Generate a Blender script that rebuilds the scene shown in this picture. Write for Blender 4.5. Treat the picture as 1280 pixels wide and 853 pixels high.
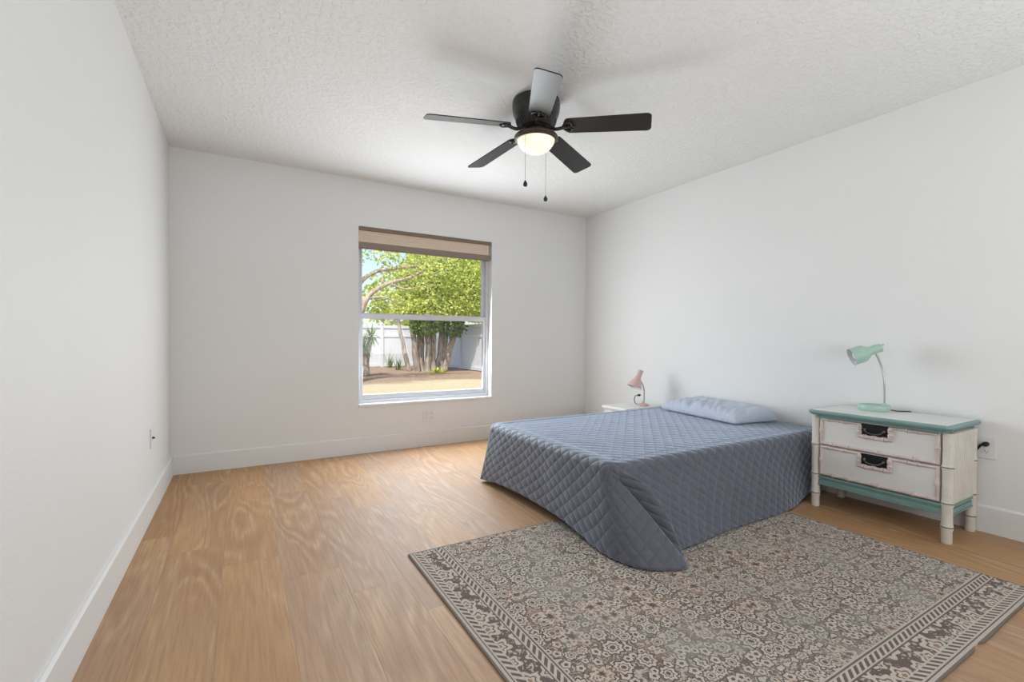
import bpy, bmesh, math, random
from mathutils import Vector, Matrix, noise

for o in list(bpy.data.objects):
    bpy.data.objects.remove(o)
SC = bpy.context.scene
COL = SC.collection
random.seed(7)
PI = math.pi

# ------------------------------------------------------------------ camera
W_IMG, H_IMG = 1280, 853
F_PX, YAW, PITCH, ROLL, CAM_H, SHIFT_PX = 581.614, 0.5273, -0.0168, 0.0051, 1.0192, 8.998
fwd = Vector((math.sin(YAW) * math.cos(PITCH), math.cos(YAW) * math.cos(PITCH), math.sin(PITCH)))
rgt = Vector((math.cos(YAW), -math.sin(YAW), 0))
upv = rgt.cross(fwd)
r2 = rgt * math.cos(ROLL) + upv * math.sin(ROLL)
u2 = upv * math.cos(ROLL) - rgt * math.sin(ROLL)
cam = bpy.data.cameras.new('camera')
camo = bpy.data.objects.new('camera', cam)
COL.objects.link(camo)
M = Matrix((r2, u2, -fwd)).transposed().to_4x4()
M.translation = Vector((0, 0, CAM_H))
camo.matrix_world = M
cam.sensor_fit = 'HORIZONTAL'
cam.sensor_width = 36
cam.lens = F_PX / W_IMG * 36
cam.shift_y = SHIFT_PX / W_IMG
cam.clip_start = 0.02
cam.clip_end = 300
SC.camera = camo

# ------------------------------------------------------------------ light
vs = SC.view_settings
vs.view_transform = 'Standard'
vs.look = 'None'
vs.exposure = 0.0
vs.gamma = 1.0
vs.use_curve_mapping = False

world = bpy.data.worlds.new('sky')
SC.world = world
world.use_nodes = True
wn = world.node_tree
wn.nodes.clear()
sky = wn.nodes.new('ShaderNodeTexSky')
sky.sky_type = 'NISHITA'
sky.sun_disc = False
sky.sun_elevation = math.radians(52)
sky.sun_rotation = math.radians(205)
sky.dust_density = 2.0
bg = wn.nodes.new('ShaderNodeBackground')
bg.inputs[1].default_value = 0.27
wo = wn.nodes.new('ShaderNodeOutputWorld')
wn.links.new(sky.outputs[0], bg.inputs[0])
wn.links.new(bg.outputs[0], wo.inputs[0])


def add_light(name, typ, loc, target, energy, color, size=None, size_y=None, **kw):
    l = bpy.data.lights.new(name, typ)
    l.energy = energy
    l.color = color
    if typ == 'AREA':
        l.shape = 'RECTANGLE'
        l.size = size
        l.size_y = size_y or size
    o = bpy.data.objects.new(name, l)
    COL.objects.link(o)
    o.location = loc
    d = Vector(target) - Vector(loc)
    o.rotation_euler = d.to_track_quat('-Z', 'Y').to_euler()
    for k, v in kw.items():
        setattr(l, k, v)
    return o


SUN_DIR = Vector((0.42, 0.55, -1.0))
add_light('sun', 'SUN', (-6, -8, 15), Vector((-6, -8, 15)) + SUN_DIR, 5.2, (1.0, 0.95, 0.86), angle=math.radians(0.6))
# daylight coming in through the window opening
add_light('window_daylight', 'AREA', (1.57, 4.266 + 0.055, 1.10), (1.57, 0, 0.65), 50, (0.88, 0.945, 1.0), 1.26, 1.24)
# added fill light behind the camera, aimed up to bounce off the ceiling
add_light('added_bounce_fill', 'AREA', (1.5, -0.95, 1.1), (1.5, 0.9, 2.44), 38, (0.925, 0.965, 1.0), 3.0, 0.9)

# ------------------------------------------------------------------ node helper


class V:
    """a node socket (or number) with arithmetic"""
    nt = None

    def __init__(self, s):
        self.s = s

    @staticmethod
    def m(op, *a):
        n = V.nt.nodes.new('ShaderNodeMath')
        n.operation = op
        for i, x in enumerate(a):
            if isinstance(x, V):
                V.nt.links.new(x.s, n.inputs[i])
            else:
                n.inputs[i].default_value = x
        return V(n.outputs[0])

    def __add__(s, o): return V.m('ADD', s, o)
    __radd__ = __add__
    def __sub__(s, o): return V.m('SUBTRACT', s, o)
    def __rsub__(s, o): return V.m('SUBTRACT', o, s)
    def __mul__(s, o): return V.m('MULTIPLY', s, o)
    __rmul__ = __mul__
    def __truediv__(s, o): return V.m('DIVIDE', s, o)
    def __lt__(s, o): return V.m('LESS_THAN', s, o)
    def __gt__(s, o): return V.m('GREATER_THAN', s, o)
    def fract(s): return V.m('FRACT', s)
    def floor(s): return V.m('FLOOR', s)
    def abs(s): return V.m('ABSOLUTE', s)
    def sin(s): return V.m('SINE', s)
    def cos(s): return V.m('COSINE', s)
    def sqrt(s): return V.m('SQRT', s)
    def min(s, o): return V.m('MINIMUM', s, o)
    def max(s, o): return V.m('MAXIMUM', s, o)
    def pow(s, o): return V.m('POWER', s, o)
    def pingpong(s, o): return V.m('PINGPONG', s, o)

    def ss(s, a, b):
        n = V.nt.nodes.new('ShaderNodeMapRange')
        n.interpolation_type = 'SMOOTHSTEP'
        V.nt.links.new(s.s, n.inputs[0])
        n.inputs[1].default_value = a
        n.inputs[2].default_value = b
        return V(n.outputs[0])


def vec(x, y, z=0.0):
    n = V.nt.nodes.new('ShaderNodeCombineXYZ')
    for i, q in enumerate((x, y, z)):
        if isinstance(q, V):
            V.nt.links.new(q.s, n.inputs[i])
        else:
            n.inputs[i].default_value = q
    return V(n.outputs[0])


def sep(v):
    n = V.nt.nodes.new('ShaderNodeSeparateXYZ')
    V.nt.links.new(v.s, n.inputs[0])
    return [V(o) for o in n.outputs]


def tc(kind='Object'):
    n = V.nt.nodes.new('ShaderNodeTexCoord')
    return V(n.outputs[kind])


def nz(v, scale, detail=2.0, rough=0.5, dist=0.0, color=False):
    n = V.nt.nodes.new('ShaderNodeTexNoise')
    n.inputs['Scale'].default_value = scale
    n.inputs['Detail'].default_value = detail
    n.inputs['Roughness'].default_value = rough
    n.inputs['Distortion'].default_value = dist
    V.nt.links.new(v.s, n.inputs['Vector'])
    return V(n.outputs['Color' if color else 0])


def vor(v, scale, rnd=1.0):
    n = V.nt.nodes.new('ShaderNodeTexVoronoi')
    n.voronoi_dimensions = '2D'
    n.inputs['Scale'].default_value = scale
    n.inputs['Randomness'].default_value = rnd
    V.nt.links.new(v.s, n.inputs['Vector'])
    return V(n.outputs['Distance']), V(n.outputs['Position']), V(n.outputs['Color'])


def mix(f, a, b):
    n = V.nt.nodes.new('ShaderNodeMix')
    n.data_type = 'RGBA'
    n.clamp_factor = True
    for i, q in ((0, f), (6, a), (7, b)):
        if isinstance(q, V):
            V.nt.links.new(q.s, n.inputs[i])
        elif i == 0:
            n.inputs[0].default_value = q
        else:
            n.inputs[i].default_value = (*q, 1)
    return V(n.outputs[2])


def whiten(v):
    n = V.nt.nodes.new('ShaderNodeTexWhiteNoise')
    n.noise_dimensions = '2D'
    V.nt.links.new(v.s, n.inputs['Vector'])
    return V(n.outputs['Value'])


def new_mat(name):
    m = bpy.data.materials.new(name)
    m.use_nodes = True
    V.nt = m.node_tree
    b = m.node_tree.nodes['Principled BSDF']
    return m, b


def setin(b, key, val):
    s = b.inputs[key]
    if isinstance(val, V):
        V.nt.links.new(val.s, s)
    elif isinstance(val, (tuple, list)) and len(val) == 3:
        s.default_value = (*val, 1)
    else:
        s.default_value = val


def bump(b, h, strength=0.5, dist=0.01):
    n = V.nt.nodes.new('ShaderNodeBump')
    n.inputs['Strength'].default_value = strength
    n.inputs['Distance'].default_value = dist
    V.nt.links.new(h.s, n.inputs['Height'])
    V.nt.links.new(n.outputs[0], b.inputs['Normal'])


def plain(name, col, rough=0.5, spec=0.5, metal=0.0, var=0.06, vscale=8.0, bmp=0.0, bscale=200.0):
    """a colour with a gentle procedural variation"""
    m, b = new_mat(name)
    c = tc('Object')
    n = nz(c, vscale, 3)
    setin(b, 'Base Color', mix(n, tuple(x * (1 - var) for x in col), tuple(min(1, x * (1 + var)) for x in col)))
    setin(b, 'Roughness', rough)
    setin(b, 'Specular IOR Level', spec)
    setin(b, 'Metallic', metal)
    if bmp:
        bump(b, nz(c, bscale, 2), bmp, 0.002)
    return m


MAT = {}


def mat_wall():
    m, b = new_mat('wall_paint')
    c = tc('Object')
    setin(b, 'Base Color', mix(nz(c, 1.5, 2), (0.79, 0.79, 0.78), (0.82, 0.82, 0.81)))
    setin(b, 'Roughness', 0.62)
    setin(b, 'Specular IOR Level', 0.3)
    h = nz(c, 85, 2, 0.55).ss(0.42, 0.68)
    bump(b, h, 0.10, 0.002)
    return m


def mat_ceiling():
    m, b = new_mat('ceiling_texture_paint')
    c = tc('Object')
    setin(b, 'Base Color', mix(nz(c, 2, 2), (0.84, 0.84, 0.83), (0.87, 0.87, 0.86)))
    setin(b, 'Roughness', 0.8)
    setin(b, 'Specular IOR Level', 0.2)
    h = nz(c, 36, 3, 0.55, 0.4).ss(0.44, 0.60) + nz(c, 110, 2) * 0.3
    bump(b, h, 0.55, 0.005)
    return m


def mat_floor():
    m, b = new_mat('oak_plank_floor')
    x, y, z = sep(tc('Object'))
    PW, PL = 0.2255, 1.22
    cx = (x - 0.150) / PW
    i = cx.floor()
    fx = cx.fract()
    ky = (y - 1.918 - PL * ((i - 1.0) * 0.79).fract()) / PL
    k = ky.floor()
    fy = ky.fract()
    r1 = whiten(vec(i, k))
    r2_ = whiten(vec(i + 31.7, k + 5.3))
    # grain field, stretched along the plank and shifted per plank
    gx = x + r1 * 7.0
    gy = y + r2_ * 9.0
    base = nz(vec(gx * 4.6, gy * 0.62), 1.0, 1.6, 0.4, 0.2)
    rings = (base * 96.0).sin() * 0.5 + 0.5
    fine = nz(vec(gx * 95.0, gy * 4.0), 1.0, 3, 0.6)
    pores = nz(vec(gx * 260.0, gy * 9.0), 1.0, 2, 0.6).ss(0.55, 0.75)
    blotch = nz(vec(gx * 3.0, gy * 0.9), 1.0, 2, 0.5)
    tone = r1 * 0.45 + blotch * 1.1 - 0.30
    col = mix(tone, (0.60, 0.346, 0.158), (0.40, 0.207, 0.086))
    grey = (r2_ * 0.7 + nz(vec(gx * 2.2 + 9.0, gy * 0.6), 1.0, 2, 0.5) * 0.9).ss(0.65, 1.15)
    col = mix(grey * 0.55, col, (0.43, 0.300, 0.222))
    line = rings.pow(3.0) * base.ss(0.34, 0.62)
    col = mix(line * 0.34 * nz(vec(gx * 30.0, gy * 3.0), 1.0, 2, 0.6).ss(0.3, 0.6), col, (0.74, 0.52, 0.33))
    dark = (1.0 - rings).pow(3.0) * base.ss(0.48, 0.62)
    col = mix(dark * 0.22, col, (0.23, 0.125, 0.068))
    col = mix(fine.ss(0.38, 0.7) * 0.40, col, (0.28, 0.155, 0.08))
    col = mix(pores * 0.34, col, (0.20, 0.115, 0.065))
    ex = fx.min(1.0 - fx) * PW
    ey = fy.min(1.0 - fy) * PL
    e = ex.min(ey)
    seam = 1.0 - e.ss(0.0004, 0.0016)
    col = mix(seam * 0.42, col, (0.16, 0.10, 0.06))
    setin(b, 'Base Color', col)
    setin(b, 'Roughness', 0.56 + fine * 0.12)
    setin(b, 'Specular IOR Level', 0.75)
    bump(b, e.ss(0.0, 0.0022) + fine * 0.10 + rings * 0.05, 0.25, 0.002)
    return m


RUG_W, RUG_H = 2.13, 1.585


def mat_rug():
    m, b = new_mat('printed_rug')
    u, v, w = sep(tc('Object'))
    d = u.min(v)
    along = mix(u < v, vec(u, u, u), vec(v, v, v))
    t = sep(along)[0]
    warp = nz(vec(u, v), 9, 2, 0.5, 0.0, True)
    wx, wy, wz_ = sep(warp)
    pu = (u + 0.05).pingpong(0.31) + (wx - 0.5) * 0.03
    pv = (v + 0.10).pingpong(0.37) + (wy - 0.5) * 0.03
    # a weave/pile speckle that frays all outlines
    spk = nz(vec(u * 1.0, v * 1.0), 330, 2, 0.7)
    jit = (spk - 0.5) * 0.006

    def flower(px, py, scale, rnd, R, npet, amp):
        dist, pos, colr = vor(vec(px, py), scale, rnd)
        qx, qy, _ = sep(pos)
        dx = px - qx
        dy = py - qy
        r = (dx * dx + dy * dy).sqrt() + jit
        th = V.m('ARCTAN2', dy, dx)
        cr = sep(colr)
        pet = R * (1.0 + (th * float(npet) + cr[0] * 6.28).cos() * amp) * (0.75 + cr[1] * 0.5)
        return r / pet, cr[2]

    g0 = nz(vec(u, v), 3.2, 3, 0.55)
    g1 = nz(vec(u + 3.1, v), 14, 3, 0.6)
    ground = mix(g1.ss(0.3, 0.7), (0.145, 0.112, 0.092), (0.27, 0.235, 0.205))
    # scrolling leaves and vines
    n1 = nz(vec(pu, pv), 25, 2, 0.55, 0.6)
    vine = 1.0 - ((n1 - 0.5).abs() + jit).ss(0.012, 0.035)
    cream = mix(nz(vec(u, v), 40, 2), (0.56, 0.485, 0.415), (0.70, 0.63, 0.555))
    col = mix(vine * 0.85, ground, cream)
    n2 = nz(vec(pu + 2.0, pv), 50, 2, 0.5, 1.0)
    col = mix(n2.ss(0.55, 0.62) * 0.75, col, cream)
    # small blossoms
    rs, rc = flower(pu, pv, 23.0, 0.8, 0.0150, 5, 0.13)
    col = mix(rs < 1.25, col, (0.12, 0.095, 0.082))
    col = mix(rs < 1.0, col, cream)
    col = mix(rs < 0.40, col, (0.13, 0.10, 0.09))
    # mid blossoms
    rm, mc = flower(pu + 0.4, pv + 0.2, 10.5, 0.75, 0.027, 8, 0.12)
    col = mix(rm < 1.2, col, (0.125, 0.10, 0.085))
    col = mix(rm < 1.0, col, cream)
    col = mix((rm < 0.66) * (rm > 0.5), col, (0.17, 0.135, 0.115))
    col = mix(rm < 0.30, col, (0.14, 0.11, 0.095))
    # big rosettes with a rust glow
    rb, bc = flower((u + 0.03).pingpong(0.52), (v + 0.06).pingpong(0.42), 4.1, 0.35, 0.052, 6, 0.30)
    glow = (1.0 - rb.ss(0.5, 1.9)) * nz(vec(u, v), 24, 2).ss(0.35, 0.65)
    col = mix(glow * 0.55, col, (0.42, 0.235, 0.15))
    col = mix((rb < 0.62) * (rb > 0.42), col, cream)
    col = mix(rb < 0.20, col, (0.10, 0.085, 0.08))
    # worn, greyer patches
    wear = g0.ss(0.42, 0.72)
    col = mix(wear * 0.45, col, (0.42, 0.40, 0.375))
    # ---- border along the left and the near edge
    brd = mix(nz(vec(u, v), 20, 2), (0.125, 0.092, 0.078), (0.205, 0.165, 0.145))
    rf, fc = flower(t * 1.0 + jit, (d - 0.092) * 1.0 + 0.5 / 11.5 + jit, 11.5, 0.25, 0.037, 5, 0.20)
    mainb = mix(rf < 1.0, brd, cream)
    mainb = mix((rf < 0.62) * (rf > 0.47), mainb, brd)
    mainb = mix(rf < 0.22, mainb, (0.36, 0.22, 0.15))
    nb = nz(vec(t, d), 48, 2, 0.5, 1.0)
    mainb = mix(nb.ss(0.54, 0.6) * 0.8 * (rf > 1.15), mainb, cream)
    zig = ((t / 0.030).fract() + ((d - 0.024) / 0.026) * 0.8).fract()
    guard1 = mix((zig + jit * 12.0) < 0.5, cream, brd)
    zig2 = ((t / 0.034).fract() - ((d - 0.135) / 0.024) * 0.9 + 2.0).fract()
    guard2 = mix((zig2 + jit * 12.0) < 0.45, brd, cream)
    line = mix(nz(vec(u, v), 60, 2), (0.52, 0.46, 0.41), (0.66, 0.60, 0.54))
    dj = d + jit * 0.25
    out = col
    for lo, hi, cc in ((0.172, 0.178, line), (0.166, 0.172, brd), (0.161, 0.166, line), (0.137, 0.161, guard2), (0.132, 0.137, line),
                       (0.127, 0.132, brd), (0.057, 0.127, mainb), (0.052, 0.057, line), (0.028, 0.052, guard1),
                       (0.022, 0.028, line), (0.018, 0.022, brd), (0.008, 0.018, line), (-1.0, 0.008, (0.22, 0.18, 0.15))):
        out = mix((dj > lo) * (dj < hi), out, cc)
    # plain hem on the two cut edges
    d2 = (RUG_W - u).min(RUG_H - v)
    out = mix(d2 < 0.006, out, (0.22, 0.19, 0.165))
    out = mix(spk.ss(0.35, 0.75) * 0.30, out, (0.19, 0.165, 0.145))
    setin(b, 'Base Color', out)
    setin(b, 'Roughness', 0.95)
    setin(b, 'Specular IOR Level', 0.1)
    bump(b, spk, 0.5, 0.003)
    return m


def mat_quilt():
    m, b = new_mat('quilted_cotton')
    u, v, _ = sep(tc('UV'))
    S = 0.056
    a = (u + v) * 0.70711 / S
    c = (u - v) * 0.70711 / S
    pa = (a * PI).sin().abs()
    pc = (c * PI).sin().abs()
    puff = pa.pow(0.55) * pc.pow(0.55)
    n = nz(vec(u, v), 60, 3, 0.6)
    crk = nz(vec(u * 1.0 + v * 0.4, v * 2.2), 110, 2, 0.6)
    stitch = (pa.min(pc)).ss(0.0, 0.10)
    base = mix(nz(vec(u, v), 7, 3), (0.082, 0.087, 0.108), (0.102, 0.108, 0.134))
    base = mix((1.0 - stitch) * 0.35, base, (0.072, 0.077, 0.096))
    setin(b, 'Base Color', base)
    setin(b, 'Roughness', 0.58)
    setin(b, 'Specular IOR Level', 0.5)
    setin(b, 'Sheen Weight', 0.85)
    setin(b, 'Sheen Roughness', 0.45)
    setin(b, 'Sheen Tint', (0.70, 0.81, 1.0))
    bump(b, puff * 1.0 + n * 0.34 + crk * 0.30, 0.58, 0.010)
    return m


def mat_pillow():
    m, b = new_mat('pillowcase_cotton')
    c = tc('Object')
    x, y, z = sep(c)
    setin(b, 'Base Color', mix(nz(c, 9, 2), (0.46, 0.51, 0.63), (0.53, 0.58, 0.69)))
    setin(b, 'Roughness', 0.8)
    setin(b, 'Sheen Weight', 0.2)
    h = nz(vec(x * 1.6, y * 0.7, z), 22, 3, 0.55, 1.2)
    bump(b, h, 0.7, 0.014)
    return m


def mat_bark(name, c0, c1):
    m, b = new_mat(name)
    x, y, z = sep(tc('Object'))
    n = nz(vec(x * 6, y * 6, z * 1.4), 2.5, 4, 0.6)
    setin(b, 'Base Color', mix(n.ss(0.3, 0.7), c0, c1))
    setin(b, 'Roughness', 0.9)
    bump(b, n, 0.8, 0.04)
    return m


def mat_leaf(name, c0, c1, trans=0.4):
    m = bpy.data.materials.new(name)
    m.use_nodes = True
    V.nt = m.node_tree
    b = m.node_tree.nodes['Principled BSDF']
    c = tc('Object')
    n = nz(c, 5.5, 4, 0.75).ss(0.32, 0.66)
    col = mix(n, c0, c1)
    setin(b, 'Base Color', col)
    setin(b, 'Roughness', 0.5)
    tr = m.node_tree.nodes.new('ShaderNodeBsdfTranslucent')
    V.nt.links.new(col.s, tr.inputs[0])
    mx = m.node_tree.nodes.new('ShaderNodeMixShader')
    mx.inputs[0].default_value = trans
    V.nt.links.new(b.outputs[0], mx.inputs[1])
    V.nt.links.new(tr.outputs[0], mx.inputs[2])
    V.nt.links.new(mx.outputs[0], m.node_tree.nodes['Material Output'].inputs[0])
    return m


def mat_ground():
    m, b = new_mat('yard_soil_and_grass')
    x, y, z = sep(tc('Object'))
    n = nz(vec(x, y), 0.9, 4, 0.6)
    f = nz(vec(x, y), 7, 4, 0.7)
    tw = nz(vec(x * 4, y * 9), 2.2, 3, 0.7)
    grass = mix(f, (0.42, 0.34, 0.20), (0.58, 0.50, 0.33))
    mulch = mix(tw.ss(0.35, 0.7), (0.18, 0.11, 0.075), (0.46, 0.33, 0.23))
    mulch = mix(nz(vec(x + 5, y), 1.3, 3).ss(0.58, 0.7) * 0.6, mulch, (0.25, 0.25, 0.08))
    edge = (y + (n - 0.5) * 2.6 - x * 0.10).ss(11.6, 12.6)
    setin(b, 'Base Color', mix(edge, grass, mulch))
    setin(b, 'Roughness', 1.0)
    bump(b, f + tw, 0.6, 0.05)
    return m


def mat_glass():
    m = bpy.data.materials.new('window_glass')
    m.use_nodes = True
    nt = m.node_tree
    nt.nodes.remove(nt.nodes['Principled BSDF'])
    t = nt.nodes.new('ShaderNodeBsdfTransparent')
    t.inputs[0].default_value = (0.97, 0.98, 0.975, 1)
    g = nt.nodes.new('ShaderNodeBsdfGlossy')
    g.inputs['Roughness'].default_value = 0.02
    fr = nt.nodes.new('ShaderNodeFresnel')
    fr.inputs[0].default_value = 1.45
    ml = nt.nodes.new('ShaderNodeMath')
    ml.operation = 'MULTIPLY'
    ml.inputs[1].default_value = 0.6
    nt.links.new(fr.outputs[0], ml.inputs[0])
    mx = nt.nodes.new('ShaderNodeMixShader')
    nt.links.new(ml.outputs[0], mx.inputs[0])
    nt.links.new(t.outputs[0], mx.inputs[1])
    nt.links.new(g.outputs[0], mx.inputs[2])
    nt.links.new(mx.outputs[0], nt.nodes['Material Output'].inputs[0])
    return m


def mat_emit(name, col, strength, base):
    m, b = new_mat(name)
    setin(b, 'Base Color', base)
    setin(b, 'Roughness', 0.25)
    setin(b, 'Emission Color', col)
    setin(b, 'Emission Strength', strength)
    return m


def mat_post():
    m, b = new_mat('antiqued_cream_post')
    c = tc('Object')
    x, y, z = sep(c)
    col = mix(nz(c, 14, 3), (0.64, 0.60, 0.53), (0.76, 0.72, 0.65))
    g = None
    for zn in (0.083, 0.203, 0.386):
        q = 1.0 - (z - (zn + 0.0005)).abs().ss(0.0012, 0.0042)
        g = q if g is None else g.max(q)
    col = mix(g * 0.85, col, (0.10, 0.065, 0.045))
    col = mix(nz(vec(x * 3, y * 3, z * 1.0), 60, 3).ss(0.58, 0.72) * 0.35, col, (0.42, 0.33, 0.25))
    setin(b, 'Base Color', col)
    setin(b, 'Roughness', 0.42)
    return m


def mat_blade():
    m, b = new_mat('black_blade_finish')
    c = tc('Object')
    setin(b, 'Base Color', mix(nz(c, 5, 2), (0.013, 0.012, 0.012), (0.019, 0.018, 0.018)))
    setin(b, 'Roughness', 0.36)
    setin(b, 'Specular IOR Level', 0.5)
    return m


MAT['wall'] = mat_wall()
MAT['ceiling'] = mat_ceiling()
MAT['floor'] = mat_floor()
MAT['post'] = mat_post()
MAT['trim'] = plain('white_trim_paint', (0.80, 0.80, 0.79), 0.4, 0.4, var=0.02)
MAT['vinyl'] = plain('white_window_vinyl', (0.66, 0.67, 0.71), 0.35, 0.5, var=0.02)
MAT['marble'] = plain('white_sill_stone', (0.82, 0.82, 0.82), 0.25, 0.5, var=0.04)
MAT['glass'] = mat_glass()
MAT['rug'] = mat_rug()
MAT['quilt'] = mat_quilt()
MAT['pillow'] = mat_pillow()
MAT['black'] = plain('satin_black_metal', (0.016, 0.015, 0.015), 0.33, 0.5, var=0.2)
MAT['blade'] = mat_blade()
MAT['bronze'] = plain('dark_bronze_rim', (0.075, 0.058, 0.045), 0.32, 0.5, metal=0.4)
MAT['dome'] = mat_emit('lit_frosted_glass', (1.0, 0.84, 0.58), 0.80, (0.85, 0.80, 0.70))
MAT['chain'] = plain('nickel_chain', (0.45, 0.43, 0.40), 0.35, 0.5, metal=0.9)
MAT['cream'] = plain('antiqued_cream_paint', (0.70, 0.66, 0.59), 0.45, 0.4, var=0.10, vscale=14)
MAT['bamboo'] = plain('rose_washed_cream_paint', (0.64, 0.53, 0.50), 0.45, 0.4, var=0.24, vscale=22)
MAT['drawer'] = plain('off_white_drawer_paint', (0.70, 0.68, 0.65), 0.45, 0.4, var=0.05, vscale=6)
MAT['teal'] = plain('teal_green_paint', (0.195, 0.315, 0.300), 0.4, 0.45, var=0.14, vscale=12)
MAT['topwhite'] = plain('white_top_paint', (0.74, 0.74, 0.72), 0.35, 0.5, var=0.03)
MAT['plate'] = plain('blackened_plate', (0.012, 0.011, 0.011), 0.4, 0.5, metal=0.3, var=0.3)
MAT['bail'] = plain('pewter_bail', (0.16, 0.155, 0.15), 0.35, 0.5, metal=0.8)
MAT['mint'] = plain('mint_enamel', (0.40, 0.575, 0.49), 0.35, 0.5, var=0.04)
MAT['pink'] = plain('pink_enamel', (0.66, 0.44, 0.42), 0.38, 0.5, var=0.04)
MAT['shadein'] = plain('white_lamp_lining', (0.85, 0.86, 0.88), 0.5, 0.4, var=0.02)
MAT['chrome'] = plain('brushed_steel_neck', (0.42, 0.42, 0.43), 0.3, 0.5, metal=0.9)
MAT['cord'] = plain('black_rubber', (0.012, 0.012, 0.013), 0.5, 0.4, var=0.2)
MAT['plastic'] = plain('white_plastic', (0.78, 0.78, 0.77), 0.35, 0.5, var=0.02)
MAT['slot'] = plain('dark_socket_slot', (0.03, 0.03, 0.03), 0.6, 0.3, var=0.2)
MAT['table'] = plain('white_table_paint', (0.78, 0.78, 0.77), 0.35, 0.5, var=0.03)
MAT['linen'] = plain('beige_shade_fabric', (0.74, 0.60, 0.48), 0.85, 0.2, var=0.08, vscale=40, bmp=0.3, bscale=400)
MAT['brownrail'] = plain('brown_shade_rail', (0.215, 0.160, 0.118), 0.6, 0.3, var=0.08)
MAT['taupe'] = plain('taupe_shade_hem', (0.27, 0.21, 0.17), 0.7, 0.3, var=0.08)
MAT['mattress'] = plain('mattress_ticking', (0.5, 0.5, 0.52), 0.9, 0.2, var=0.05)
MAT['bedbase'] = plain('dark_bed_base', (0.03, 0.03, 0.035), 0.8, 0.2, var=0.2)
MAT['fence'] = plain('white_fence_vinyl', (0.60, 0.62, 0.66), 0.5, 0.4, var=0.07, vscale=3)
MAT['bark'] = mat_bark('grey_brown_bark', (0.16, 0.125, 0.10), (0.42, 0.35, 0.29))
MAT['barkpale'] = mat_bark('pale_branch_bark', (0.25, 0.19, 0.14), (0.52, 0.43, 0.34))
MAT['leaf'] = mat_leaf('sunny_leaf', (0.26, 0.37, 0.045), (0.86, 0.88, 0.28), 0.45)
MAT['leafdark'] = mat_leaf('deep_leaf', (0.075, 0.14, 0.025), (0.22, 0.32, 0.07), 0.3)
MAT['ground'] = mat_ground()

# ------------------------------------------------------------------ mesh helpers


def box(bm, x0, x1, y0, y1, z0, z1):
    vs_ = [bm.verts.new((x, y, z)) for z in (z0, z1) for y in (y0, y1) for x in (x0, x1)]
    for f in ((0, 2, 3, 1), (4, 5, 7, 6), (0, 1, 5, 4), (2, 6, 7, 3), (0, 4, 6, 2), (1, 3, 7, 5)):
        bm.faces.new([vs_[i] for i in f])


def frame_axes(d):
    d = d.normalized()
    a = Vector((0, 0, 1)) if abs(d.z) < 0.9 else Vector((1, 0, 0))
    s = d.cross(a).normalized()
    return s, s.cross(d).normalized()


def lathe(bm, prof, origin=(0, 0, 0), axis=(0, 0, 1), n=32, cap=True):
    """prof: list of (radius, distance along axis)"""
    o = Vector(origin)
    d = Vector(axis).normalized()
    s, t = frame_axes(d)
    rings = []
    for r, h in prof:
        c = o + d * h
        if r < 1e-6:
            rings.append([bm.verts.new(c)])
        else:
            rings.append([bm.verts.new(c + (s * math.cos(2 * PI * k / n) + t * math.sin(2 * PI * k / n)) * r) for k in range(n)])
    for a, b in zip(rings, rings[1:]):
        for k in range(n):
            k2 = (k + 1) % n
            if len(a) == 1 and len(b) == 1:
                continue
            if len(a) == 1:
                bm.faces.new((a[0], b[k], b[k2]))
            elif len(b) == 1:
                bm.faces.new((a[k], b[0], a[k2]))
            else:
                bm.faces.new((a[k], b[k], b[k2], a[k2]))
    if cap:
        for rg in (rings[0], rings[-1]):
            if len(rg) > 2:
                bm.faces.new(rg)


def tube(bm, pts, r, n=8, cap=True):
    pts = [Vector(p) for p in pts]
    rs = r if isinstance(r, (list, tuple)) else [r] * len(pts)
    rings = []
    s = None
    for i, p in enumerate(pts):
        d = (pts[min(i + 1, len(pts) - 1)] - pts[max(i - 1, 0)]).normalized()
        if s is None:
            s, t = frame_axes(d)
        else:
            s = (s - d * s.dot(d)).normalized()
            t = s.cross(d).normalized()
        rings.append([bm.verts.new(p + (s * math.cos(2 * PI * k / n) + t * math.sin(2 * PI * k / n)) * rs[i]) for k in range(n)])
    for a, b in zip(rings, rings[1:]):
        for k in range(n):
            k2 = (k + 1) % n
            bm.faces.new((a[k], b[k], b[k2], a[k2]))
    if cap:
        bm.faces.new(rings[0])
        bm.faces.new(rings[-1])


def catmull(pts, n=8):
    P = [Vector(p) for p in pts]
    P = [P[0] * 2 - P[1]] + P + [P[-1] * 2 - P[-2]]
    out = []
    for i in range(1, len(P) - 2):
        for k in range(n):
            t = k / n
            a, b, c, d = P[i - 1], P[i], P[i + 1], P[i + 2]
            out.append(0.5 * ((2 * b) + (c - a) * t + (2 * a - 5 * b + 4 * c - d) * t * t + (3 * b - a - 3 * c + d) * t ** 3))
    out.append(P[-2])
    return out


def build(name, bm, mat, parent=None, smooth=None, bevel=0.0, bseg=2, fixn=True):
    if fixn:
        bmesh.ops.recalc_face_normals(bm, faces=bm.faces)
    me = bpy.data.meshes.new(name)
    bm.to_mesh(me)
    bm.free()
    o = bpy.data.objects.new(name, me)
    COL.objects.link(o)
    me.materials.append(MAT[mat] if isinstance(mat, str) else mat)
    if parent is not None:
        o.parent = parent
    if bevel:
        b = o.modifiers.new('bevel', 'BEVEL')
        b.width = bevel
        b.segments = bseg
        b.limit_method = 'ANGLE'
        b.angle_limit = math.radians(40)
    if smooth is not None:
        for p in me.polygons:
            p.use_smooth = True
        if smooth < 180:
            me.set_sharp_from_angle(angle=math.radians(smooth))
    return o


def B(*boxes):
    bm = bmesh.new()
    for b in boxes:
        box(bm, *b)
    return bm


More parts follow.
